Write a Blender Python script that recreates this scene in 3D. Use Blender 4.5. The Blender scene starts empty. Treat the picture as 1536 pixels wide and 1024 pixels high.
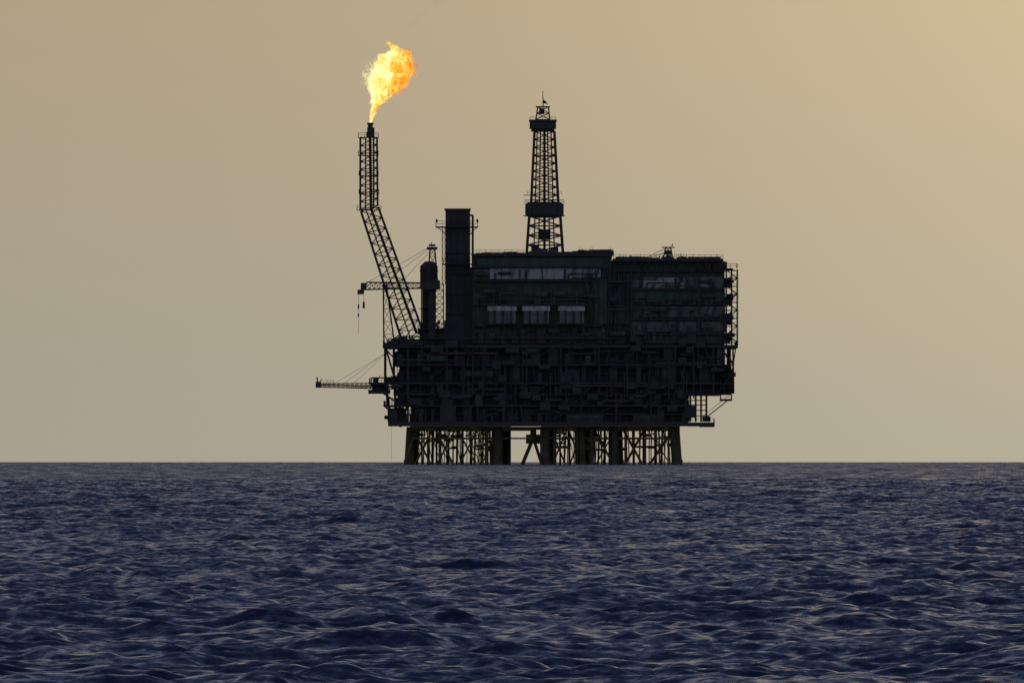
import bpy, math, random
import numpy as np
from mathutils import Vector
random.seed(7)
rng = np.random.default_rng(11)
scene = bpy.context.scene
scene.view_settings.view_transform = 'Standard'
scene.view_settings.look = 'None'
scene.view_settings.exposure = 0

R_EARTH = 6.371e6
D = 4000.0           # distance camera - platform (m)
EYE = 3.7            # eye height above the sea (m)
DROP = D*D/(2*R_EARTH)

# ------------------------------------------------------------- materials
def new_mat(name):
    m = bpy.data.materials.new(name); m.use_nodes = True
    nt = m.node_tree; nt.nodes.clear()
    return m, nt, nt.nodes, nt.links

def paint(name, c1, c2, rough=0.8, scale=0.35, streak=None, metallic=0.0):
    m, nt, N, L = new_mat(name)
    out = N.new('ShaderNodeOutputMaterial'); b = N.new('ShaderNodeBsdfPrincipled')
    tc = N.new('ShaderNodeTexCoord')
    n = N.new('ShaderNodeTexNoise'); n.inputs['Scale'].default_value = scale
    n.inputs['Detail'].default_value = 8; n.inputs['Roughness'].default_value = 0.65
    L.new(tc.outputs['Object'], n.inputs['Vector'])
    r = N.new('ShaderNodeValToRGB')
    r.color_ramp.elements[0].position = 0.36; r.color_ramp.elements[0].color = (*c1, 1)
    r.color_ramp.elements[1].position = 0.64; r.color_ramp.elements[1].color = (*c2, 1)
    L.new(n.outputs['Fac'], r.inputs['Fac'])
    col = r.outputs['Color']
    if streak:
        mp = N.new('ShaderNodeMapping'); mp.inputs['Scale'].default_value = (1.0, 1.0, 0.25)
        L.new(tc.outputs['Object'], mp.inputs['Vector'])
        n2 = N.new('ShaderNodeTexNoise'); n2.inputs['Scale'].default_value = 0.55; n2.inputs['Detail'].default_value = 8
        n2.inputs['Roughness'].default_value = .65
        L.new(mp.outputs['Vector'], n2.inputs['Vector'])
        mr = N.new('ShaderNodeMapRange'); mr.inputs['From Min'].default_value = 0.44; mr.inputs['From Max'].default_value = 0.64
        L.new(n2.outputs['Fac'], mr.inputs['Value'])
        mx = N.new('ShaderNodeMix'); mx.data_type = 'RGBA'
        mx.inputs['B'].default_value = (*streak, 1)
        L.new(mr.outputs['Result'], mx.inputs['Factor']); L.new(col, mx.inputs['A'])
        col = mx.outputs['Result']
    L.new(col, b.inputs['Base Color'])
    b.inputs['Roughness'].default_value = rough; b.inputs['Metallic'].default_value = metallic
    b.inputs['Specular IOR Level'].default_value = 0.15
    L.new(b.outputs[0], out.inputs['Surface'])
    return m

M = {
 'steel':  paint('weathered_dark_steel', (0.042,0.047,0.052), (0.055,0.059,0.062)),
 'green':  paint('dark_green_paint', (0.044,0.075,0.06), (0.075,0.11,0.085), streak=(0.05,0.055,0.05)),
 'grey':   paint('grey_cladding', (0.27,0.31,0.35), (0.38,0.42,0.46), scale=0.2, streak=(0.14,0.145,0.14)),
 'dgrey':  paint('dull_grey_cladding', (0.11,0.135,0.14), (0.16,0.185,0.185), scale=0.2, streak=(0.07,0.075,0.07)),
 'white':  paint('dirty_white_paint', (0.34,0.36,0.39), (0.48,0.51,0.54), scale=0.5, streak=(0.2,0.19,0.18)),
 'rust':   paint('red_oxide_paint', (0.08,0.05,0.046), (0.11,0.065,0.055)),
 'jacket': paint('yellow_weathered_paint', (0.10,0.09,0.04), (0.34,0.29,0.11), scale=0.5, streak=(0.05,0.055,0.04)),
 'legs':   paint('weathered_leg_steel', (0.05,0.05,0.035), (0.10,0.095,0.055), scale=0.5, streak=(0.04,0.045,0.035)),
}

# ------------------------------------------------------------- mesh helper
platform = bpy.data.objects.new('offshore_oil_platform', None)
scene.collection.objects.link(platform)
platform.location = (0, 0, -DROP)

class Part:
    def __init__(s): s.v = []; s.f = []
    def box(s, x0, x1, y0, y1, z0, z1):
        if x0 > x1: x0, x1 = x1, x0
        if z0 > z1: z0, z1 = z1, z0
        b = len(s.v)
        s.v += [(x0,y0,z0),(x1,y0,z0),(x1,y1,z0),(x0,y1,z0),(x0,y0,z1),(x1,y0,z1),(x1,y1,z1),(x0,y1,z1)]
        s.f += [tuple(b+i for i in q) for q in ((0,3,2,1),(4,5,6,7),(0,1,5,4),(1,2,6,5),(2,3,7,6),(3,0,4,7))]
    def beam(s, a, c, r=0.2, n=5, r2=None):
        a = Vector(a); c = Vector(c); d = c-a
        if d.length < 1e-4: return
        if r2 is None: r2 = r
        d.normalize(); up = Vector((0,0,1)) if abs(d.z) < 0.9 else Vector((1,0,0))
        u = d.cross(up).normalized(); w = d.cross(u)
        b = len(s.v)
        for p, rr in ((a, r), (c, r2)):
            for i in range(n):
                t = 2*math.pi*(i+0.5)/n
                s.v.append(tuple(p + u*math.cos(t)*rr + w*math.sin(t)*rr))
        for i in range(n):
            j = (i+1) % n
            s.f.append((b+i, b+j, b+n+j, b+n+i))
        s.f.append(tuple(b+i for i in range(n))[::-1]); s.f.append(tuple(b+n+i for i in range(n)))
    def path(s, pts, r=0.2, n=6):
        for a, c in zip(pts, pts[1:]): s.beam(a, c, r, n)
    def ring(s, cx, cy, z0, z1, r0, r1=None, n=8, ph=0.5):
        r1 = r0 if r1 is None else r1
        b = len(s.v)
        for z, r in ((z0, r0), (z1, r1)):
            for i in range(n):
                t = 2*math.pi*(i+ph)/n
                s.v.append((cx+r*math.cos(t), cy+r*math.sin(t), z))
        for i in range(n):
            j = (i+1) % n; s.f.append((b+i, b+j, b+n+j, b+n+i))
        s.f.append(tuple(b+i for i in range(n))[::-1]); s.f.append(tuple(b+n+i for i in range(n)))
    def rail(s, pts, h=1.2, r=0.06, step=1.8):
        for a, c in zip(pts, pts[1:]):
            a = Vector(a); c = Vector(c); L_ = (c-a).length; k = max(1, int(L_/step))
            for i in range(k+1):
                p = a.lerp(c, i/k); s.beam(p, p+Vector((0,0,h)), r, 4)
            for hh in (h, h*0.5):
                s.beam(a+Vector((0,0,hh)), c+Vector((0,0,hh)), r, 4)
    def lattice(s, B, T, n, rc=0.2, rb=0.1, x=True, faces=4):
        B = [Vector(p) for p in B]; T = [Vector(p) for p in T]; m = len(B)
        for i in range(m): s.beam(B[i], T[i], rc, 6)
        for k in range(n+1):
            t = k/n; P = [B[i].lerp(T[i], t) for i in range(m)]
            for i in range(m): s.beam(P[i], P[(i+1) % m], rb, 4)
            if k < n:
                t2 = (k+1)/n; Q = [B[i].lerp(T[i], t2) for i in range(m)]
                for i in range(m):
                    j = (i+1) % m
                    if x or (k+i) % 2: s.beam(P[i], Q[j], rb, 4)
                    if x or not (k+i) % 2: s.beam(P[j], Q[i], rb, 4)
    def make(s, name, mat, parent=platform):
        me = bpy.data.meshes.new(name); me.from_pydata(s.v, [], s.f); me.update()
        o = bpy.data.objects.new(name, me); scene.collection.objects.link(o)
        me.materials.append(mat); o.parent = parent
        return o

# drawing units (1 unit = 0.2 m): elevation drawing of the rig
def X(u): return (u-768)*0.2
def Z(u): return (696-u)*0.2

# ============================================================= JACKET
J = Part(); JL = Part()
zt, zb = Z(640), Z(720)
rowsy = [3, 20, 38, 55]
legs = [(619,1.3,-5),(752,1.8,-2),(822,1.9,1),(877,1.4,1),(926,1.4,2),(1013,1.3,6)]
for ry in rowsy:
    for (u, r, bat) in legs:
        j = (ry-28)*0.035
        JL.beam((X(u)+j, ry, zt), (X(u+bat*1.0)+j, ry, zb), r*0.78, 12)
for u in (741,764,832,812,888,866,915,938,694,706,660,968,985,730):
    y = random.choice([2,12,30]); JL.beam((X(u),y,zt),(X(u),y,zb), random.uniform(.3,.65), 8)
for lo,hi,n in ((626,744,30),(836,1008,40)):
    for i in range(n):
        u = lo+(hi-lo)*(i+random.uniform(.0,1.))/n; y = random.uniform(4,52)
        (J if random.random()<.6 else JL).beam((X(u),y,zt),(X(u)+random.uniform(-.5,.5),y,zb), random.uniform(.13,.38), 8)
for ry in rowsy:
    for zz, r in ((Z(657),.3),(Z(645),.2),(Z(641.5),.5)):
        J.beam((X(615),ry,zz),(X(766),ry,zz), r, 6); J.beam((X(812),ry,zz),(X(1020),ry,zz), r, 6)
        if ry < 10: J.beam((X(766),ry,zz),(X(800),ry,zz), r*.8, 6)
    span = [617,650,684,718,750]
    for a,b in list(zip(span,span[1:]))+[(826,852),(852,877),(890,926),(934,970),(970,1014)]:
        if random.random() < .75: J.beam((X(a),ry+.6,zt),(X(b),ry+.6,zb+3), .17, 6)
        if random.random() < .75: J.beam((X(b),ry+1.1,zt),(X(a),ry+1.1,zb+3), .17, 6)
for u in (619,752,822,926,1014):
    for a,b in zip(rowsy,rowsy[1:]):
        J.beam((X(u),a,zt),(X(u),b,zb), .3, 6); J.beam((X(u),b,Z(657)),(X(u),a,Z(657)), .3, 6)
y = 6
JL.beam((X(800),y,Z(656)),(X(782),y,zb+4), .6, 8); JL.beam((X(800),y,Z(656)),(X(812),y,Z(694)), .5, 8)
JL.beam((X(800),y,Z(640)),(X(800),y,Z(660)), 1.0, 8)
JL.box(X(789),X(811),y-1,y+1.5,Z(665),Z(651)); JL.box(X(766),X(815),3,30,Z(644),Z(639.5))
for (u,r,b) in legs:
    for ry in rowsy: JL.ring(X(u+b*.7)+(ry-28)*.035, ry, Z(706), Z(689), r*.95, r*.9, 12)
for k in range(70):
    u = random.choice([random.uniform(620,745), random.uniform(830,1015)])
    y = random.uniform(0,50); z = random.uniform(Z(676),Z(642)); w = random.uniform(.4,1.8)
    (J if k%2 else JL).box(X(u)-w,X(u)+w,y,y+1.5,z,z+random.uniform(.25,1.1))
for k in range(34):
    u = random.choice([random.uniform(620,740), random.uniform(832,1010)]); y = random.uniform(0,50)
    J.beam((X(u),y,zt),(X(u)+random.uniform(-4,4),y,Z(694)),.12,5)
for (a,b,z) in ((626,744,668),(836,905,672),(938,1008,664)):
    J.box(X(a),X(b),2,4,Z(z)-.12,Z(z)); J.rail([(X(a),2,Z(z)),(X(b),2,Z(z))],1.1,.06)
J.make('jacket_bracing', M['jacket']); JL.make('jacket_legs', M['legs'])

# ============================================================= DECKS
S = Part(); G = Part(); W = Part(); C = Part(); RU = Part(); GR = Part(); DG = Part(); WH = Part()
def slab(x0,x1,z,t=0.5,y0=-1.5,y1=60,rail=True):
    S.box(X(x0),X(x1),y0,y1,Z(z)-t,Z(z))
    if rail:
        S.rail([(X(x0)+.1,y1-.3,Z(z)),(X(x0)+.1,y0+.1,Z(z)),(X(x1)-.1,y0+.1,Z(z)),(X(x1)-.1,y1-.3,Z(z))])
slab(582,1032,632,1.3)
slab(1032,1072,633,1.2,-1.5,16)
slab(600,1030,620,.4,-.5)
slab(575,1034,607,.5)
slab(590,1082,590,.5,-.8); slab(1082,1097,590,.3,-.8,14)
slab(553,592,573,.6,2,30); slab(592.2,1084,573,.6,-1.4,58); slab(1084.2,1098,574,.4,-1,18)
slab(592,1084,546,.5); slab(1084.2,1101,546,.4,-1,18)
slab(574,1107,517,.9)
S.box(X(616),X(1028),3,56,Z(632),Z(607)+-.5)
S.box(X(602),X(1032),2.5,56,Z(607),Z(590)-.5)
S.box(X(604),X(1076),3,56,Z(590),Z(573)-.6)
S.box(X(602),X(1070),2.2,56,Z(573),Z(546)-.5)
S.box(X(608),X(1078),2.8,56,Z(546),Z(517)-.9)

def clutter(x0,x1,z0,z1,y0,y1,n,parts,smin=.6,smax=3.2):
    """process equipment: boxes, vessels, pipes standing on a deck between z0 and z1"""
    h = Z(z1)-Z(z0)
    for _ in range(n):
        P = random.choice(parts); k = random.random()
        x = random.uniform(X(x0),X(x1)); y = random.uniform(y0,y1)
        if k < .35:
            w = random.uniform(smin,smax)*.5; hh = h*random.uniform(.25,.95)
            P.box(x-w,x+w,y,y+random.uniform(.8,2.4),Z(z0)+.01,Z(z0)+hh)
        elif k < .5:
            P.ring(x,y+1,Z(z0),Z(z0)+h*random.uniform(.4,.95),random.uniform(.3,1.0),n=10)
        elif k < .62:
            l = random.uniform(1.5,5); r = random.uniform(.4,.9); zz = Z(z0)+r+random.uniform(.2,.6)*h
            zz = min(zz, Z(z1)-r)
            P.beam((x-l/2,y,zz),(x+l/2,y,zz),r,10)
        elif k < .82:
            zz = Z(z0)+h*random.uniform(.15,.95); l = random.uniform(3,18)
            xa = max(X(x0),x-l/2); xb = min(X(x1),x+l/2)
            P.path([(xa,y,Z(z0)),(xa,y,zz),(xb,y,zz),(xb,y,Z(z1))],random.uniform(.08,.22),6)
        else:
            P.beam((x,y,Z(z0)),(x+random.uniform(-3,3),y,Z(z1)),random.uniform(.1,.22),5)
levels = [(632,607,586,1030),(607,590,600,1030),(590,573,594,1080),(573,546,596,1084),(546,517,596,1086)]
for z0,z1,a,b in levels:
    clutter(a,b,z0,z1,-1.6,1.6,80,[S,S,S,S,S,G])
    clutter(a,a+24,z0,z1,3,50,14,[S]); clutter(b-16,b,z0,z1,3,50,12,[S])
    cols = np.linspace(612,1070 if z0<600 else 1028,9)
    for c in cols: S.beam((X(c),-.9,Z(z0)),(X(c),-.9,Z(z1)),.35,8)
    for i,(c,d) in enumerate(zip(cols,cols[1:])):
        if random.random() < .5: S.beam((X(c),-1.0,Z(z0)),(X(d),-1.0,Z(z1)),.2,6)
for k in range(34):
    u = random.uniform(600,1070); zl = random.choice([517,546,573,590,607]); w = random.uniform(.4,2)
    if zl > 600 and u > 1025: continue
    zz = Z(zl)+random.uniform(-2.2,.2); S.box(X(u)-w,X(u)+w,-2.3,-1.52,zz,zz+random.uniform(.8,2.8))
# hanging pipe racks, risers and diagonal stairs on the face
for k in range(26):
    u = random.uniform(604,1066); S.beam((X(u),-1.75,Z(random.uniform(590,606))),(X(u),-1.75,Z(random.uniform(517,560))),random.uniform(.12,.3),8)
for (a,b,z0,z1) in ((640,672,573,546),(720,690,546,517),(860,892,607,573),(1000,968,573,546),(800,826,590,573),(930,962,546,517)):
    for dy in (-2.1,-1.7): S.beam((X(a),dy,Z(z0)),(X(b),dy,Z(z1)),.16,4); S.beam((X(a),dy,Z(z0)+1.1),(X(b),dy,Z(z1)+1.1),.06,4)
for (a,b,z) in ((660,745,529),(985,1060,544),(860,1010,578),(700,760,583),(905,960,600)):
    RU.box(X(a),X(b),-1.75,-1.52,Z(z)-.3,Z(z)+.2)
for (a,b,z,h) in ((640,668,537,1.8),(690,740,560,1.6),(850,905,628,2.4),(955,985,628,2.2)):
    G.box(X(a),X(b),-1.1,-.6,Z(z)-h/2,Z(z)+h/2)

# ---- left edge open structure
for (u,z0,z1) in ((577,570,517),(590,573,517),(600,640,517),(580,607,573),(592,632,573),(583,632,607)):
    for y in (0,18,36): S.beam((X(u),y,Z(z0)),(X(u),y,Z(z1)),.22,6)
for y in (0,30):
    S.beam((X(577),y,Z(522)),(X(600),y,Z(546)),.2); S.beam((X(592),y,Z(570)),(X(577),y,Z(517)),.2)
    S.beam((X(556),y if y else 3,Z(576)),(X(590),y if y else 3,Z(600)),.25)
    S.beam((X(577),y,Z(609)),(X(600),y,Z(632)),.2)
clutter(556,600,573,562,4,28,16,[S],.5,2.4); clutter(578,612,607,594,0,50,12,[S],.5,2)
clutter(584,620,632,620,0,50,10,[S],.5,2); clutter(580,640,517,502,0,50,30,[S,S,DG],.5,2.6)
clutter(592,612,546,520,0,50,12,[S],.5,2)
S.beam((X(587),1,Z(640)),(X(587),1,Z(690)),.05,4)
# ---- right side open frames below the module
for u in (1087,1094,1101):
    for y in (0,14): S.beam((X(u),y,Z(590)),(X(u-1),y,Z(517)),.16,5)
for z in (525,535,555,565,582):
    w = random.choice([1092,1097,1101])
    S.box(X(1080),X(w),-1,12,Z(z)-.12,Z(z)); S.rail([(X(1084),-1,Z(z)),(X(w),-1,Z(z)),(X(w),12,Z(z))],1.1,.06)
clutter(1076,1096,590,517,0,16,22,[S],.5,1.6)
clutter(1080,1092,574,550,0,30,8,[S],.5,1.8); clutter(1078,1088,546,520,0,30,8,[S],.5,1.8)
for y in (-1,14):
    S.beam((X(1076),y,Z(590)),(X(1098),y,Z(560)),.2); S.beam((X(1101),y,Z(546)),(X(1080),y,Z(520)),.2)
# small lower right landing with cage + stairs
for u in (1036,1044,1052,1060):
    for y in (-1,12): S.beam((X(u),y,Z(632)),(X(u),y,Z(590)),.2,6)
for z in (600,607,615,623):
    S.beam((X(1030),-1,Z(z)),(X(1060),-1,Z(z)),.14); S.beam((X(1030),12,Z(z)),(X(1060),12,Z(z)),.14)
S.box(X(1028),X(1043),-1,8,Z(626),Z(608)); S.box(X(1050),X(1072),-1,14,Z(640),Z(634))
S.box(X(1054),X(1066),2,6,Z(632),Z(624))
for y in (-1.2,0.4):
    S.beam((X(1054),y,Z(630)),(X(1094),y,Z(598)),.22,4); S.beam((X(1054),y,Z(624)),(X(1094),y,Z(592)),.09,4)
for i in range(18):
    t=i/17; xx=X(1054+40*t); zz=Z(630-32*t)
    S.box(xx-.25,xx+.25,-1.1,.3,zz-.04,zz+.04)
S.box(X(1080),X(1098),-1.4,8,Z(601),Z(598)); S.rail([(X(1080),-1.3,Z(598)),(X(1098),-1.3,Z(598)),(X(1098),8,Z(598))])
for u in (1081,1097): S.beam((X(u),0,Z(598)),(X(u),0,Z(575)),.16)

# ============================================================= UPPER MODULES
G.box(X(709),X(917.6),1.6,58,Z(517),Z(384))
G.box(X(918.4),X(1087),2.2,58,Z(517),Z(392))
S.box(X(708),X(919),0.2,59,Z(384),Z(380)); S.box(X(919.5),X(1085),-.6,59.4,Z(391.5),Z(387.5))
S.box(X(722),X(760),4,40,Z(380),Z(378.2))
S.rail([(X(920),-.4,Z(387.5)),(X(1085),-.4,Z(387.5))],1.1,.07)
S.rail([(X(709),.4,Z(380)),(X(786),.4,Z(380))],1.1,.06)
clutter(868,918,380,373,3,50,60,[S],.3,1.4)
for i in range(34):
    u=random.uniform(868,920); y=random.uniform(2,50); S.beam((X(u),y,Z(380)),(X(u)+random.uniform(-.5,.5),y,Z(random.uniform(368,378))),.08,4)
clutter(712,790,380,377,2,50,18,[S],.6,3); clutter(845,870,380,376,2,50,10,[S],.6,2)
clutter(925,990,388,383,2,50,22,[S],.4,1.6); clutter(1015,1082,388,384,2,50,22,[S],.4,1.6)
for i in range(18):
    u=random.uniform(925,1083); S.beam((X(u),5,Z(388)),(X(u),5,Z(random.uniform(378,384))),.07,4)
for (u,r,z) in ((812,2.3,372),(798,1.6,375),(829,1.8,373),(842,1.2,377)):
    for k in range(5):
        a0=k/5*math.pi/2; a1=(k+1)/5*math.pi/2; h=Z(z)-Z(380)
        S.ring(X(u),14,Z(380)+h*math.sin(a0),Z(380)+h*math.sin(a1)+.001,r*math.cos(a0),max(.05,r*math.cos(a1)),12)
for z,a,b,t,pr in ((400,709,905,.35,.3),(420,709,950,.4,.2),(448,709,905,.35,.3),(456,709,905,.3,.1),(487,709,905,.4,-.2),(506,640,930,.4,-.6),
                   (406,919,1088,.3,.7),(433,936,1088,.4,.4),(455,936,1090,.35,.4),(478,936,1090,.35,.3),(500,936,1090,.35,.2)):
    S.box(X(a),X(b),pr,2.4,Z(z)-t,Z(z))
    if z>430: S.rail([(X(a)+.1,pr+.1,Z(z)),(X(b)-.1,pr+.1,Z(z))],1.1,.05,2.2)
for u in (712,752,914,922,963,1086):
    S.beam((X(u),1.1,Z(517)),(X(u),1.1,Z(391)),.2,6)
GR.box(X(735),X(858),1.0,1.55,Z(418),Z(402)); GR.box(X(858.2),X(901),1.1,1.55,Z(416),Z(403))
DG.box(X(712),X(734),1.0,1.55,Z(418),Z(404))
GR.box(X(965),X(1028),1.5,2.15,Z(431.5),Z(416)); DG.box(X(1028.2),X(1086),1.5,2.15,Z(431.5),Z(415)); DG.box(X(938),X(964.5),1.5,2.15,Z(431.5),Z(419))
GR.box(X(1050),X(1062),1.35,1.5,Z(430),Z(418))
xs=[944,994,1040,1088]
for a,b in zip(xs,xs[1:]):
    G.box(X(a)+.01,X(b)-.01,1.2,2.1,Z(453),Z(436))
    DG.box(X(a)+.01,X(b)-.01,1.3,2.1,Z(475),Z(459))
    DG.box(X(a)+.01,X(b)-.01,1.1,2.1,Z(497),Z(482))
    G.box(X(a)+.01,X(b)-.01,1.3,2.1,Z(515),Z(503))
for i in range(15):
    a=925+i*10.6; b=a+10.6
    S.beam((X(a),-.2,Z(405.8)),(X((a+b)/2),-.2,Z(391)),.13); S.beam((X((a+b)/2),-.2,Z(391)),(X(b),-.2,Z(405.8)),.13)
for a in (1046,1058,1069): RU.box(X(a),X(a+7),1.4,2.15,Z(404),Z(394))
for a,b in ((716,730),(742,800),(815,860)): G.box(X(a),X(b),1.25,1.55,Z(444),Z(426))
G.box(X(716),X(905),.9,1.5,Z(399),Z(387))
for a,b in ((731,775),(783,825),(837,877)):
    WH.box(X(a),X(b),-1.6,.3,Z(466),Z(459))
    WH.box(X(a+3),X(b-2),-.4,1.0,Z(484),Z(466.3))
    for k in range(6):
        z=469+k*2.5; S.box(X(a+3.5),X(b-3),-.52,-.4,Z(z+1.5),Z(z))
    for q in (10,22,34): S.box(X(a+q),X(a+q+2.5),-.56,-.4,Z(484),Z(466.4))
    S.box(X(a-1),X(b+1),-2,1.2,Z(486.5),Z(485))
clutter(712,935,515,489,-.2,1.0,50,[S,S,G],.6,3); clutter(885,942,486,410,-.4,1.2,50,[S,G,S],.4,2.2)
clutter(712,905,456,422,.4,1.2,34,[S,G],.4,2.0)
clutter(920,1086,455,436,.3,1.0,20,[S,G],.3,1.6); clutter(940,1088,478,458,.3,1.0,22,[S,G],.3,1.6)
clutter(940,1088,515,480,.2,1.0,30,[S,G],.3,1.6); clutter(720,905,419,402,.3,.9,12,[S],.2,.8); clutter(960,1088,432,414,.6,1.3,14,[S],.2,.9)
for u in (726,780,829,883,908,912,930,940,947,1018,1049):
    C.beam((X(u),.6,Z(515)),(X(u),.6,Z(random.uniform(395,440))),random.uniform(.12,.3),8)

# right end scaffold / stair tower
for u in (1090,1098,1106.5):
    for y in (1,12): S.beam((X(u),y,Z(517)),(X(u),y,Z(404 if u>1090 else 392)),.16,5)
for k in range(10):
    z=405+k*12
    if k%3==0: S.box(X(1088),X(1107),1,12,Z(z)-.12,Z(z))
    for y in (1,12): S.beam((X(1088),y,Z(z)),(X(1107),y,Z(z)),.14,4)
    S.beam((X(1107),1,Z(z)),(X(1107),12,Z(z)),.12,4)
    if k<9: 
        a,b=(1090,1106) if k%2 else (1106,1090)
        S.beam((X(a),.8,Z(z+12)),(X(b),.8,Z(z)),.22,4)
        S.rail([(X(1098),.9,Z(z+12)),(X(1107),.9,Z(z+12))],1.1,.07,1.2)
for k in range(4): clutter(1088,1096,515-k*28,495-k*28,2,12,8,[S],.3,1.4)
S.box(X(1085),X(1100),0,14,Z(404),Z(402)); S.rail([(X(1085),0,Z(402)),(X(1106),0,Z(402)),(X(1106),12,Z(402))],1.3,.09)
S.box(X(1076),X(1090),4,40,Z(402),Z(392))

# ============================================================= LEFT TOP (stack, vessel, crane)
C.box(X(668),X(705),6,16,Z(517),Z(314)); C.box(X(666.5),X(706),5.5,16.5,Z(314.5),Z(312))
for z in (345,378,410,440,470): C.box(X(667.2),X(705.8),5.6,16.4,Z(z+1),Z(z))
for u in (676,686,697): C.box(X(u)-.12,X(u)+.12,5.7,6,Z(500),Z(316))
C.beam((X(709),9,Z(500)),(X(709),9,Z(322)),.35,8); C.beam((X(705),9,Z(322)),(X(709.5),9,Z(322)),.3,8)
for z,a,b in ((339,653,717),(395,664,712)):
    S.box(X(a),X(b),4,18,Z(z)-.25,Z(z)); S.rail([(X(a)+.1,18,Z(z)),(X(a)+.1,4.1,Z(z)),(X(b)-.1,4.1,Z(z)),(X(b)-.1,18,Z(z))],1.6,.08)
for u in (655,716):
    S.beam((X(u),6,Z(333)),(X(u),6,Z(328)),.3,6); S.beam((X(u),6,Z(339)),(X(670 if u<700 else 704),6,Z(352)),.12)
S.box(X(640),X(668),5,30,Z(517),Z(492)); S.box(X(705),X(712),5,30,Z(517),Z(400))
S.lattice([(X(653),6,Z(515)),(X(665),6,Z(515)),(X(665),9,Z(515)),(X(653),9,Z(515))],[(X(653),6,Z(425)),(X(665),6,Z(425)),(X(665),9,Z(425)),(X(653),9,Z(425))],9,.16,.1)
S.lattice([(X(663),8,Z(425)),(X(668),8,Z(425)),(X(668),10,Z(425)),(X(663),10,Z(425))],[(X(663),8,Z(340)),(X(668),8,Z(340)),(X(668),10,Z(340)),(X(663),10,Z(340))],9,.1,.06)
C.ring(X(643),12,Z(517),Z(428),2.0,n=16); C.ring(X(643),12,Z(428),Z(422),2.0,2.7,16); C.ring(X(643),12,Z(422),Z(398),2.7,n=16); C.ring(X(643),12,Z(398),Z(391),2.7,1.2,16)
for z in (405,430,462,488): S.ring(X(643),12,Z(z)-.12,Z(z)+.12,3.0,n=16)
C.beam((X(632),12,Z(500)),(X(632),12,Z(400)),.22); C.beam((X(655),12,Z(428)),(X(655),12,Z(398)),.25)
clutter(632,668,517,480,2,24,30,[S,C],.4,2)
slab(626,668,492,.3,2,30)

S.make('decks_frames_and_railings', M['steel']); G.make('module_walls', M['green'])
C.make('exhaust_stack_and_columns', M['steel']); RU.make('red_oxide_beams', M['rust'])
GR.make('grey_wall_panels', M['grey']); DG.make('dull_wall_panels', M['dgrey']); WH.make('air_intake_hoods', M['white'])

# ============================================================= DERRICK
K = Part(); cx, cy = X(817), 26
def sq(u0,u1,z,cy=cy):
    h=(X(u1)-X(u0))/2; c=(X(u0)+X(u1))/2
    return [(c-h,cy-h,Z(z)),(c+h,cy-h,Z(z)),(c+h,cy+h,Z(z)),(c-h,cy+h,Z(z))]
K.lattice(sq(790,845,380),sq(794,841,322),4,.42,.18)
K.lattice(sq(797,838,302),sq(802,832,194),9,.4,.13)
K.lattice(sq(796,838,322),sq(797,838,302),1,.36,.2)
for u,v in ((801,806),(808,811),(825,821.5),(832,827)):
    K.beam((X(u),cy-3,Z(380)),(X(v),cy-1.5,Z(194)),.2,6)
K.beam((X(817),cy,Z(375)),(X(817),cy,Z(194)),.42,8)
K.ring(X(817),cy,Z(320),Z(304),6.3,6.3,8); K.ring(X(817),cy,Z(324),Z(320),4.6,6.3,8); K.ring(X(817),cy,Z(304),Z(301),6.3,5.2,8)
K.ring(X(816.5),cy,Z(322),Z(321),6.8,6.8,8)
pts=[(X(817)+6.4*math.cos(2*math.pi*(i+.5)/8),cy+6.4*math.sin(2*math.pi*(i+.5)/8),Z(304)) for i in range(9)]
K.rail(pts,1.3,.07)
K.box(X(794.5),X(834.5),cy-4,cy+4,Z(190),Z(177.5)); K.box(X(797),X(832),cy-3.3,cy+3.3,Z(194),Z(190)); K.box(X(793.5),X(835.5),cy-4.2,cy+4.2,Z(179),Z(176.5))
K.rail([(X(795),cy-4,Z(176.5)),(X(834),cy-4,Z(176.5)),(X(834),cy+4,Z(176.5))],.9,.06)
K.lattice(sq(804,825,176),sq(807,823,157),2,.2,.12)
K.box(X(804),X(825),cy-1.6,cy+1.6,Z(158),Z(156)); K.box(X(809),X(817),cy-1,cy+1,Z(168),Z(159))
K.beam((X(815),cy,Z(157)),(X(814.5),cy,Z(133)),.18,5,.1); K.beam((X(815),cy,Z(146)),(X(822),cy,Z(153)),.14); K.box(X(815),X(819.5),cy,cy+.1,Z(152),Z(148))
K.box(X(808),X(826),cy-2.5,cy+1.5,Z(356),Z(342)); K.box(X(793),X(842),cy-5,cy+5,Z(382),Z(376))
K.box(X(797),X(808),cy-5,cy-3,Z(376),Z(366)); K.box(X(826),X(838),cy-5,cy-3,Z(376),Z(369))
for u in (789,846): K.beam((X(u),cy,Z(380)),(X(u+(4 if u<800 else -4)),cy,Z(322)),.14)
K.box(X(785),X(797),cy-3,cy,Z(290.8),Z(290)); K.rail([(X(791),cy-4,Z(290)),(X(843),cy-4,Z(290))],1.0,.06); K.box(X(795),X(839),cy-3.8,cy+3.8,Z(298),Z(296.8))
for z in (262,232): K.box(X(800),X(835),cy-3.4,cy-3,Z(z)-.12,Z(z)+.12)
K.make('drilling_derrick', M['steel'])

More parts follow.
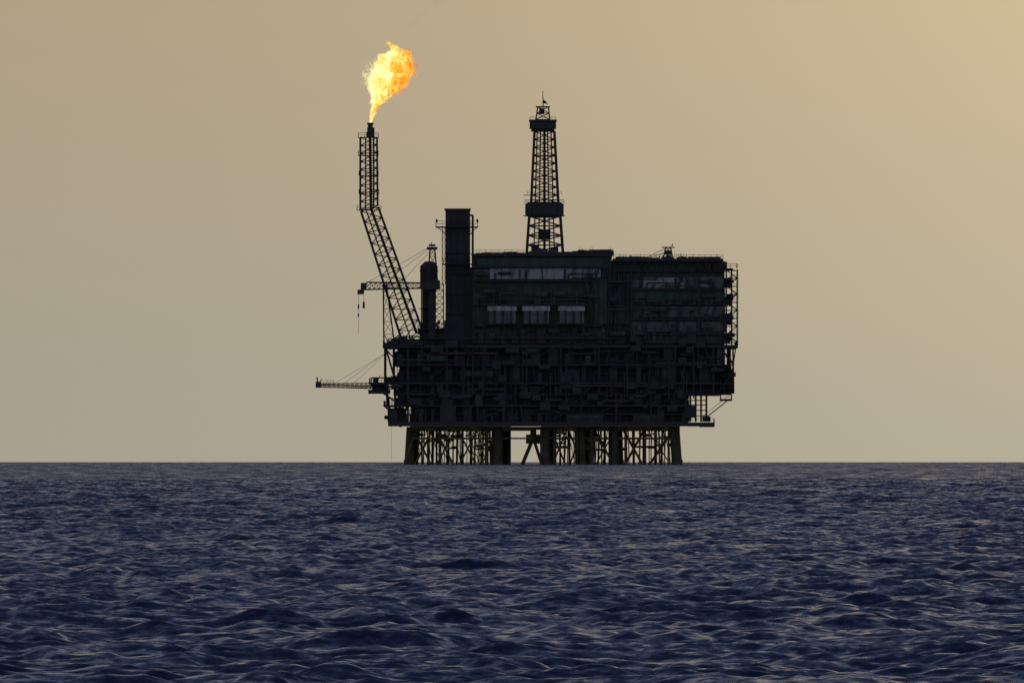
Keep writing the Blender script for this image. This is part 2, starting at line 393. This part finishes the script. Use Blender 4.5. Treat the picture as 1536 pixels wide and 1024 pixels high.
# ============================================================= FLARE BOOM
F = Part(); fy=8
def quad(ul,ur,zl,zr,w):
    return [(X(ul),fy-w,Z(zl)),(X(ur),fy-w,Z(zr)),(X(ur),fy+w,Z(zr)),(X(ul),fy+w,Z(zl))]
F.lattice(quad(603,633,512,494,3),quad(541,567,316,310,2.4),12,.34,.14)
F.lattice(quad(540,566,314,308,2.4),quad(540,565,205,205,2.4),9,.28,.12)
F.lattice([(X(575.5),fy-3,Z(520)),(X(592),fy-3,Z(520)),(X(592),fy+3,Z(520)),(X(575.5),fy+3,Z(520))],
          [(X(574.5),fy-3,Z(424)),(X(579),fy-3,Z(424)),(X(579),fy+3,Z(424)),(X(574.5),fy+3,Z(424))],5,.2,.1,x=False)
F.beam((X(578),fy,Z(516)),(X(604),fy,Z(498)),.2)
F.path([(X(625),fy,Z(500)),(X(556),fy,Z(312)),(X(554.5),fy,Z(200))],.45,8)
F.path([(X(615),fy-1,Z(505)),(X(548),fy-1,Z(312)),(X(548),fy-1,Z(205))],.2,6)
F.path([(X(560),fy+1,Z(312)),(X(560),fy+1,Z(190))],.25,6)
F.ring(X(555),fy,Z(205),Z(186),.75,.75,12); F.ring(X(555),fy,Z(186),Z(183),1.0,1.0,12)
for u in (551,559): F.beam((X(u),fy,Z(205)),(X(u),fy,Z(190)),.15)
for z,a,b in ((205,537,567),(232,537,567),(262,538,567),(290,538,568),(314,535,571)):
    F.box(X(a),X(b),fy-3,fy+3,Z(z)-.15,Z(z)); F.rail([(X(a),fy+3,Z(z)),(X(a),fy-3,Z(z)),(X(b),fy-3,Z(z)),(X(b),fy+3,Z(z))],1.3,.08)
F.box(X(549),X(561),fy-1.2,fy+1.2,Z(205),Z(197))
F.box(X(600),X(640),fy-3,fy+4,Z(517),Z(508))
F.make('flare_boom', M['steel'])

# ============================================================= CRANES
Q = Part(); qy=2
Q.ring(X(648),qy+1,Z(517),Z(436),1.1,n=12)
Q.box(X(638),X(660),qy-1.5,qy+3,Z(434),Z(420)); Q.box(X(630),X(640),qy-1.2,qy+1,Z(433),Z(423))
Q.lattice([(X(642),qy-1,Z(420)),(X(656),qy-1,Z(420)),(X(656),qy+2,Z(420)),(X(642),qy+2,Z(420))],
          [(X(645),qy-.6,Z(372)),(X(652),qy-.6,Z(372)),(X(652),qy+1.6,Z(372)),(X(645),qy+1.6,Z(372))],4,.22,.12)
Q.box(X(640),X(656),qy-.8,qy+1.8,Z(374),Z(370)); Q.beam((X(648),qy,Z(370)),(X(647),qy,Z(363)),.12); Q.box(X(643),X(653),qy-.5,qy+1.2,Z(369),Z(366))
Q.lattice([(X(634),qy-1,Z(432)),(X(634),qy+1,Z(432)),(X(634),qy+1,Z(424)),(X(634),qy-1,Z(424))],
          [(X(546),qy-.7,Z(434)),(X(546),qy+.7,Z(434)),(X(550),qy+.7,Z(423)),(X(550),qy-.7,Z(423))],12,.2,.11)
Q.box(X(541),X(550),qy-.8,qy+.8,Z(434),Z(424)); Q.box(X(536),X(546),qy-.3,qy+.3,Z(441),Z(434)); Q.beam((X(548),qy,Z(424)),(X(540),qy,Z(438)),.3)
for (a,b,c,d) in ((645,370,550,424),(645,372,575,424),(650,371,600,425)): Q.beam((X(a),qy,Z(b)),(X(c),qy,Z(d)),.08,4)
Q.beam((X(537.5),qy,Z(440)),(X(537.5),qy,Z(500)),.07,4); Q.box(X(536.5),X(538.7),qy-.2,qy+.2,Z(463),Z(456))
Q.beam((X(545.5),qy,Z(434)),(X(545.5),qy,Z(462)),.07,4); Q.ring(X(545.5),qy,Z(462),Z(452),.4,.3,8); Q.ring(X(537.5),qy,Z(475),Z(470),.25,n=6)
Q.make('pedestal_crane', M['steel'])
Q2 = Part(); y2=20
Q2.ring(X(1004),y2,Z(388),Z(381),.8,n=10)
Q2.lattice([(X(996),y2-1,Z(386)),(X(1010),y2-1,Z(386)),(X(1010),y2+1,Z(386)),(X(996),y2+1,Z(386))],
           [(X(1000),y2-.6,Z(369)),(X(1007),y2-.6,Z(369)),(X(1007),y2+.6,Z(369)),(X(1000),y2+.6,Z(369))],2,.22,.14)
Q2.box(X(994),X(1013),y2-.7,y2+.7,Z(370),Z(368.4)); Q2.box(X(998),X(1008),y2-.8,y2+.8,Z(380),Z(374)); Q2.beam((X(1009),y2,Z(368)),(X(1010),y2,Z(364)),.15); Q2.box(X(993),X(1012),y2-1,y2+1,Z(387.5),Z(384))
Q2.beam((X(1001),y2,Z(370)),(X(966),y2,Z(387)),.12,4); Q2.beam((X(1001),y2,Z(376)),(X(966),y2,Z(388)),.12,4)
Q2.make('roof_crane', M['steel'])
B = Part(); by=6
B.lattice([(X(590),by-1.2,Z(583)),(X(590),by+1.2,Z(583)),(X(590),by+1.2,Z(574)),(X(590),by-1.2,Z(574))],
          [(X(480),by-.6,Z(580)),(X(480),by+.6,Z(580)),(X(480),by+.6,Z(575)),(X(480),by-.6,Z(575))],16,.15,.09)
B.beam((X(590),by,Z(579)),(X(474),by,Z(577)),.22,8)
B.box(X(480),X(590),by-.6,by+.6,Z(580.8),Z(580))
B.box(X(473),X(481),by-1,by+1,Z(581),Z(572)); B.beam((X(476),by,Z(572)),(X(475),by,Z(565)),.22); B.beam((X(480),by,Z(572)),(X(482),by,Z(567)),.12); B.rail([(X(480),by-.9,Z(576)),(X(500),by-.9,Z(576))],1.2,.07)
for (a,c,d) in ((500,578,530),(530,578,530),(515,590,520)): B.beam((X(a),by,Z(575)),(X(c),by,Z(d)),.06,4)
B.box(X(552),X(585),by-2,by+8,Z(590),Z(584)); B.box(X(558),X(580),by-1.5,by+4,Z(583.9),Z(574))
B.make('burner_boom', M['steel'])

# ============================================================= FLAME (volume)
zc=[0,3.6,7.6,11.6,15.6,19.0,22.0]; xc=[.0,1.0,2.8,5.4,6.8,7.4,7.8]; rc=[.7,1.5,3.0,6.0,6.8,5.5,2.0]
def tube(name, zs, xs, rs, k1, k2, ns=16):
    me = bpy.data.meshes.new(name); fv=[]; ff=[]
    for z,x,r in zip(zs, xs, rs):
        for i in range(ns):
            t=2*math.pi*i/ns; rr=r*k1+k2; fv.append((x+rr*math.cos(t), rr*math.sin(t), z))
    for k in range(len(zs)-1):
        for i in range(ns):
            j=(i+1)%ns; ff.append((k*ns+i,k*ns+j,(k+1)*ns+j,(k+1)*ns+i))
    ff.append(tuple(range(ns))[::-1]); ff.append(tuple((len(zs)-1)*ns+i for i in range(ns)))
    me.from_pydata(fv,[],ff); me.update()
    o = bpy.data.objects.new(name, me); scene.collection.objects.link(o); return o
flame = tube('gas_flame', [-.1]+zc[1:-1]+[25.0], xc, rc, 1.35, .8)
flame.location = (X(555), fy, Z(183)-DROP)
m, nt, N, L = new_mat('burning_gas')
flame.data.materials.append(m)
try: m.cycles.volume_step_rate = 0.12
except Exception as e: print(e)
def math_(op, a=None, b=None, c=None, clamp=False):
    n = N.new('ShaderNodeMath'); n.operation = op; n.use_clamp = clamp
    for i, v in enumerate((a,b,c)):
        if v is None: continue
        if isinstance(v,(int,float)): n.inputs[i].default_value = v
        else: L.new(v, n.inputs[i])
    return n.outputs[0]
tc = N.new('ShaderNodeTexCoord')
def noise(vec, scale, detail, rough, sc=(1,1,1), dist=0.0, off=(0,0,0)):
    mp = N.new('ShaderNodeMapping'); mp.inputs['Scale'].default_value = sc; mp.inputs['Location'].default_value = off
    L.new(vec, mp.inputs['Vector'])
    n = N.new('ShaderNodeTexNoise'); n.inputs['Scale'].default_value = scale; n.inputs['Detail'].default_value = detail
    n.inputs['Roughness'].default_value = rough; n.inputs['Distortion'].default_value = dist
    L.new(mp.outputs[0], n.inputs['Vector']); return n
w1 = noise(tc.outputs['Object'], .28, 5, .65)
vs = N.new('ShaderNodeVectorMath'); vs.operation='SUBTRACT'; L.new(w1.outputs['Color'], vs.inputs[0]); vs.inputs[1].default_value=(.5,.5,.5)
sepz = N.new('ShaderNodeSeparateXYZ'); L.new(tc.outputs['Object'], sepz.inputs[0])
amp = math_('MULTIPLY', math_('ADD', math_('MULTIPLY', sepz.outputs['Z'], .09, clamp=True), .06), 6.5)
vm = N.new('ShaderNodeVectorMath'); vm.operation='SCALE'; L.new(vs.outputs[0], vm.inputs[0]); L.new(amp, vm.inputs['Scale'])
va = N.new('ShaderNodeVectorMath'); va.operation='ADD'; L.new(tc.outputs['Object'], va.inputs[0]); L.new(vm.outputs[0], va.inputs[1])
sp = N.new('ShaderNodeSeparateXYZ'); L.new(va.outputs[0], sp.inputs[0])
t = math_('DIVIDE', sp.outputs['Z'], 24.0, clamp=True)
def fcurve(vals, mx):
    n = N.new('ShaderNodeFloatCurve'); cu = n.mapping.curves[0]
    pts = [(z/24, v/mx) for z,v in zip(zc, vals)] + [(1.0, vals[-1]/mx*0.3)]
    cu.points[0].location = pts[0]; cu.points[1].location = pts[-1]
    for p in pts[1:-1]: cu.points.new(*p)
    n.mapping.update(); L.new(t, n.inputs['Value']); return math_('MULTIPLY', n.outputs[0], mx)
cxn = fcurve(xc, 10.0); rn = fcurve(rc, 10.0)
dx = math_('SUBTRACT', sp.outputs['X'], cxn)
dist = math_('SQRT', math_('ADD', math_('MULTIPLY', dx, dx), math_('MULTIPLY', sp.outputs['Y'], sp.outputs['Y'])))
dn = math_('DIVIDE', dist, rn)
n2 = noise(va.outputs[0], .5, 8, .74, (1,1,.7), .8)
v = math_('ADD', math_('SUBTRACT', .8, dn), math_('MULTIPLY', math_('SUBTRACT', n2.outputs['Fac'], .5), 4.2))
mask = N.new('ShaderNodeMapRange'); mask.interpolation_type='SMOOTHSTEP'
mask.inputs['From Min'].default_value=.05; mask.inputs['From Max'].default_value=.25; L.new(v, mask.inputs['Value'])
dens = math_('MULTIPLY', mask.outputs[0], 2.4)
n3 = noise(va.outputs[0], .45, 7, .72, (1,1,.75), 1.0, (7,3,1))
hot = math_('ADD', math_('MULTIPLY', math_('SUBTRACT', n3.outputs['Fac'], .5), 4.4), .62)
hot = math_('SUBTRACT', hot, math_('MULTIPLY', dx, .07))
cr = N.new('ShaderNodeValToRGB'); e = cr.color_ramp.elements
e[0].position=0; e[0].color=(.60,.10,.008,1); e[1].position=1; e[1].color=(1.0,.93,.45,1)
for p,c in ((.2,(.92,.26,.012,1)),(.42,(1.0,.47,.035,1)),(.68,(1.0,.74,.13,1))):
    x_=e.new(p); x_.color=c
L.new(hot, cr.inputs['Fac'])
em = N.new('ShaderNodeEmission'); L.new(cr.outputs[0], em.inputs['Color']); L.new(math_('MULTIPLY', dens, 1.25), em.inputs['Strength'])
ab = N.new('ShaderNodeVolumeAbsorption'); ab.inputs['Color'].default_value=(0,0,0,1); L.new(dens, ab.inputs['Density'])
ad = N.new('ShaderNodeAddShader'); L.new(em.outputs[0], ad.inputs[0]); L.new(ab.outputs[0], ad.inputs[1])
o = N.new('ShaderNodeOutputMaterial'); L.new(ad.outputs[0], o.inputs['Volume'])

# faint drifting smoke above the flame
sm = tube('smoke', [0,5,10,16,22,30], [0,4,9,16,24,34], [2,4,6,8,9,10], 1.0, 0)
sm.location = (X(598), fy, Z(62)-DROP)
m, nt, N, L = new_mat('thin_smoke'); sm.data.materials.append(m)
try: m.cycles.volume_step_rate = 0.5
except Exception as e: print(e)
tc = N.new('ShaderNodeTexCoord')
sep = N.new('ShaderNodeSeparateXYZ'); L.new(tc.outputs['Object'], sep.inputs[0])
cxs = math_('MULTIPLY', math_('POWER', math_('DIVIDE', math_('MAXIMUM', sep.outputs['Z'], 0.0), 30.0), 1.2), 34.0)
rs_ = math_('ADD', math_('MULTIPLY', sep.outputs['Z'], .25), 1.8)
dx = math_('SUBTRACT', sep.outputs['X'], cxs)
dd = math_('DIVIDE', math_('SQRT', math_('ADD', math_('MULTIPLY', dx, dx), math_('MULTIPLY', sep.outputs['Y'], sep.outputs['Y']))), rs_)
ns_ = noise(tc.outputs['Object'], .16, 5, .6)
vv = math_('ADD', math_('SUBTRACT', .7, dd), math_('MULTIPLY', math_('SUBTRACT', ns_.outputs['Fac'], .5), 3.0), clamp=True)
ab = N.new('ShaderNodeVolumeAbsorption'); ab.inputs['Color'].default_value=(.05,.05,.08,1); L.new(math_('MULTIPLY', vv, .016), ab.inputs['Density'])
o = N.new('ShaderNodeOutputMaterial'); L.new(ab.outputs[0], o.inputs['Volume'])

# ============================================================= SEA
deg = math.pi/180
half = list(np.arange(0, 2.45, 0.0098)); st = 0.0098; a = half[-1]
while a < 180:
    st = min(st*1.09, 0.1 if a < 14 else 4.0); a += st
    if a < 180: half.append(a)
half.append(180.0)
half = np.array(half)
th = np.concatenate([-half[::-1][:-1], half])*deg
near = np.array([0.5,3,8,16,28,45,65,90,115,135,150,160])
far = np.concatenate([165*np.exp(np.linspace(0, math.log(1600/165.), 2700)), 1600*np.exp(np.linspace(0, math.log(10500/1600.), 701))[1:]])
rr = np.concatenate([near, far])
nr, nt_ = len(rr), len(th)
dr = np.gradient(rr)[:,None].astype(np.float32); dth = np.gradient(th)[None,:]
Rg = rr[:,None]; Xg = (Rg*np.sin(th)[None,:]).astype(np.float32); Yg = (-D + Rg*np.cos(th)[None,:]).astype(np.float32)
lat = (Rg*np.abs(dth)).astype(np.float32)
Hh = np.zeros_like(Xg); DX = np.zeros_like(Xg); DY = np.zeros_like(Xg)
ncomp = 110
lam = np.exp(rng.uniform(math.log(0.55), math.log(12.0), ncomp))
for l in lam:
    k = 2*math.pi/l
    ang = rng.normal(0, 0.95) + 0.2
    kx, ky = k*math.sin(ang), k*math.cos(ang)
    slope = 0.042*(1.0 if l < 3.5 else (3.5/l)**0.8)
    A = slope/k
    lr = 2*math.pi/max(abs(ky),1e-6); lx = 2*math.pi/max(abs(kx),1e-6)
    rmax = np.searchsorted(dr[:,0][12:2700], lr/2.0)+12
    if rmax >= 2690: rmax = nr
    sl = slice(0, min(nr, rmax))
    if rmax < 13: continue
    att = np.clip((lr/dr[sl]-2)/2,0,1)*np.clip((lx/lat[sl]-2)/2,0,1)
    ph = kx*Xg[sl]+ky*Yg[sl]+rng.uniform(0,6.28)
    # wave groups: every train swells and dies away along its path
    gk = k/ rng.uniform(3.5,8); ga_ = ang + rng.normal(0,1.0)
    grp = 0.5 + 0.9*np.sin(gk*math.sin(ga_)*Xg[sl]+gk*math.cos(ga_)*Yg[sl]+rng.uniform(0,6.28))
    att = att*A*grp
    c = np.cos(ph)*att; s_ = np.sin(ph)*att
    Hh[sl] += c; DX[sl] -= s_*math.sin(ang)*.8; DY[sl] -= s_*math.cos(ang)*.8
Zg = Hh - (Xg**2+(Yg+D)**2)/(2*R_EARTH)
co = np.stack([Xg+DX, Yg+DY, Zg],-1).reshape(-1,3).astype(np.float32)
idx = np.arange(nr*nt_).reshape(nr,nt_)
q = np.stack([idx[:-1,:-1], idx[:-1,1:], idx[1:,1:], idx[1:,:-1]],-1).reshape(-1,4)[:, ::-1].astype(np.int32)
me = bpy.data.meshes.new('sea'); me.vertices.add(len(co)); me.vertices.foreach_set('co', co.ravel())
me.loops.add(q.size); me.loops.foreach_set('vertex_index', q.ravel())
me.polygons.add(len(q)); me.polygons.foreach_set('loop_start', np.arange(0,q.size,4,dtype=np.int32))
me.update(calc_edges=True)
me.polygons.foreach_set('use_smooth', np.ones(len(q),dtype=bool)); me.update()
# where the mesh is too coarse to carry the short waves, the shader carries their slope instead
chop = np.clip((np.log(np.maximum(rr,1))-math.log(350))/(math.log(2200)-math.log(350)),0,1)[:,None]
chop = np.maximum(chop, np.clip((lat-0.3)/2.0,0,1)).astype(np.float32)
at = me.attributes.new('chop','FLOAT','POINT'); at.data.foreach_set('value', np.ascontiguousarray(np.broadcast_to(chop,(nr,nt_))).ravel())
print('sea verts', len(co), 'rms h', Hh[200:1500,200:400].std())
sea = bpy.data.objects.new('sea', me); scene.collection.objects.link(sea)
m, nt, N, L = new_mat('sea_water'); me.materials.append(m)
out = N.new('ShaderNodeOutputMaterial'); b = N.new('ShaderNodeBsdfPrincipled')
b.inputs['Base Color'].default_value=(.006,.011,.036,1); b.inputs['Roughness'].default_value=.16; b.inputs['IOR'].default_value=1.333
tc = N.new('ShaderNodeTexCoord'); geo = N.new('ShaderNodeNewGeometry')
atn = N.new('ShaderNodeAttribute'); atn.attribute_name='chop'
def nz(scale, det, s, k, kk=None):
    mp = N.new('ShaderNodeMapping'); mp.inputs['Scale'].default_value=s; L.new(tc.outputs['Object'], mp.inputs[0])
    n = N.new('ShaderNodeTexNoise'); n.inputs['Scale'].default_value=scale; n.inputs['Detail'].default_value=det; n.inputs['Roughness'].default_value=.65
    L.new(mp.outputs[0], n.inputs['Vector'])
    a_ = N.new('ShaderNodeVectorMath'); a_.operation='SUBTRACT'; L.new(n.outputs['Color'], a_.inputs[0]); a_.inputs[1].default_value=(.5,.5,.5)
    c_ = N.new('ShaderNodeVectorMath'); c_.operation='MULTIPLY'; L.new(a_.outputs[0], c_.inputs[0]); c_.inputs[1].default_value=(k,k*1.2,0)
    if kk is None: return c_.outputs[0]
    d_ = N.new('ShaderNodeVectorMath'); d_.operation='SCALE'; L.new(c_.outputs[0], d_.inputs[0]); L.new(kk, d_.inputs['Scale'])
    return d_.outputs[0]
def vadd(a_,b_):
    n = N.new('ShaderNodeVectorMath'); n.operation='ADD'; L.new(a_, n.inputs[0])
    if isinstance(b_, tuple): n.inputs[1].default_value=b_
    else: L.new(b_, n.inputs[1])
    return n.outputs[0]
vv = vadd(vadd(geo.outputs['Normal'], nz(3.2,5,(.8,1,1),1.25)), nz(.3,4,(.5,1,1),.6))
vv = vadd(vv, nz(.6,4,(.25,.35,1),1.2, atn.outputs['Fac']))
bi = N.new('ShaderNodeVectorMath'); bi.operation='SCALE'; bi.inputs[0].default_value=(0,-.10,0); L.new(atn.outputs['Fac'], bi.inputs['Scale'])
vv = vadd(vadd(vv, (0,-.13,0)), bi.outputs[0])
nn = N.new('ShaderNodeVectorMath'); nn.operation='NORMALIZE'; L.new(vv, nn.inputs[0])
L.new(nn.outputs[0], b.inputs['Normal']); L.new(b.outputs[0], out.inputs['Surface'])

# ============================================================= SKY
w = bpy.data.worlds.new('World'); scene.world = w; w.use_nodes = True
nt = w.node_tree; N = nt.nodes; L = nt.links; N.clear()
SAZ, SEL = math.radians(5.0), math.radians(4.5)
sd = Vector((math.sin(SAZ)*math.cos(SEL), math.cos(SAZ)*math.cos(SEL), math.sin(SEL)))
tc = N.new('ShaderNodeTexCoord'); sx = N.new('ShaderNodeSeparateXYZ'); L.new(tc.outputs['Generated'], sx.inputs[0])
cr = N.new('ShaderNodeValToRGB'); e = cr.color_ramp.elements
e[0].position=0; e[0].color=(.372,.348,.275,1); e[1].position=1; e[1].color=(.05,.08,.18,1)
for p,c in ((.018,(.385,.338,.25,1)),(.035,(.395,.325,.222,1)),(.08,(.31,.285,.26,1)),(.18,(.215,.225,.28,1)),(.38,(.10,.13,.235,1))):
    x_=e.new(p); x_.color=c
L.new(sx.outputs['Z'], cr.inputs['Fac'])
dp = N.new('ShaderNodeVectorMath'); dp.operation='DOT_PRODUCT'; L.new(tc.outputs['Generated'], dp.inputs[0]); dp.inputs[1].default_value=sd
g = math_('SUBTRACT', 1.0, dp.outputs['Value']); sig=math.radians(4.2)
g = math_('EXPONENT', math_('MULTIPLY', g, -2/(sig*sig)))
gc = N.new('ShaderNodeVectorMath'); gc.operation='SCALE'; gc.inputs[0].default_value=(.46,.35,.18); L.new(g, gc.inputs['Scale'])
ga = N.new('ShaderNodeVectorMath'); ga.operation='ADD'; L.new(cr.outputs[0], ga.inputs[0]); L.new(gc.outputs[0], ga.inputs[1])
back_fill = N.new('ShaderNodeMapRange'); back_fill.inputs['From Min'].default_value=0.0; back_fill.inputs['From Max'].default_value=-0.9; L.new(sx.outputs['Y'], back_fill.inputs['Value'])  # fill added to the sky behind the camera, lifts the platform's dark front
bc = N.new('ShaderNodeVectorMath'); bc.operation='SCALE'; bc.inputs[0].default_value=(.09,.095,.11); L.new(back_fill.outputs[0], bc.inputs['Scale'])
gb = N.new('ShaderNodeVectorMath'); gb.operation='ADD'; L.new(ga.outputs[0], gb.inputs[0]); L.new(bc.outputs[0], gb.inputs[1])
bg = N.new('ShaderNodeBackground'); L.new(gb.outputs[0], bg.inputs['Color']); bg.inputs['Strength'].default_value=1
sky = N.new('ShaderNodeTexSky'); sky.sky_type='NISHITA'; sky.sun_disc=False; sky.sun_elevation=math.radians(4.5); sky.sun_rotation=SAZ
sky.dust_density=4
bg2 = N.new('ShaderNodeBackground'); L.new(sky.outputs[0], bg2.inputs['Color']); bg2.inputs['Strength'].default_value=.001
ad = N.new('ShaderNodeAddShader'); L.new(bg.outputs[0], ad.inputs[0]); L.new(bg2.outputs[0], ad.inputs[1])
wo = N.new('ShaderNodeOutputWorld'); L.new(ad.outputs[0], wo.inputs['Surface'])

# weak, strongly veiled low sun well to the right of the frame
sl_ = bpy.data.lights.new('sun','SUN'); sl_.energy=.15; sl_.angle=math.radians(15); sl_.color=(1,.84,.62)
so = bpy.data.objects.new('sun', sl_); scene.collection.objects.link(so)
sv = Vector((math.sin(math.radians(75)), math.cos(math.radians(75)), .3)).normalized()
so.rotation_euler = sv.to_track_quat('Z','Y').to_euler()

# ============================================================= CAMERA
cam = bpy.data.cameras.new('camera'); cam.lens=468.75; cam.sensor_width=36; cam.clip_start=1; cam.clip_end=30000
co_ = bpy.data.objects.new('camera', cam); scene.collection.objects.link(co_)
co_.location=(0,-D,EYE); co_.rotation_euler=(math.pi/2+0.00797,0,0)
scene.camera = co_
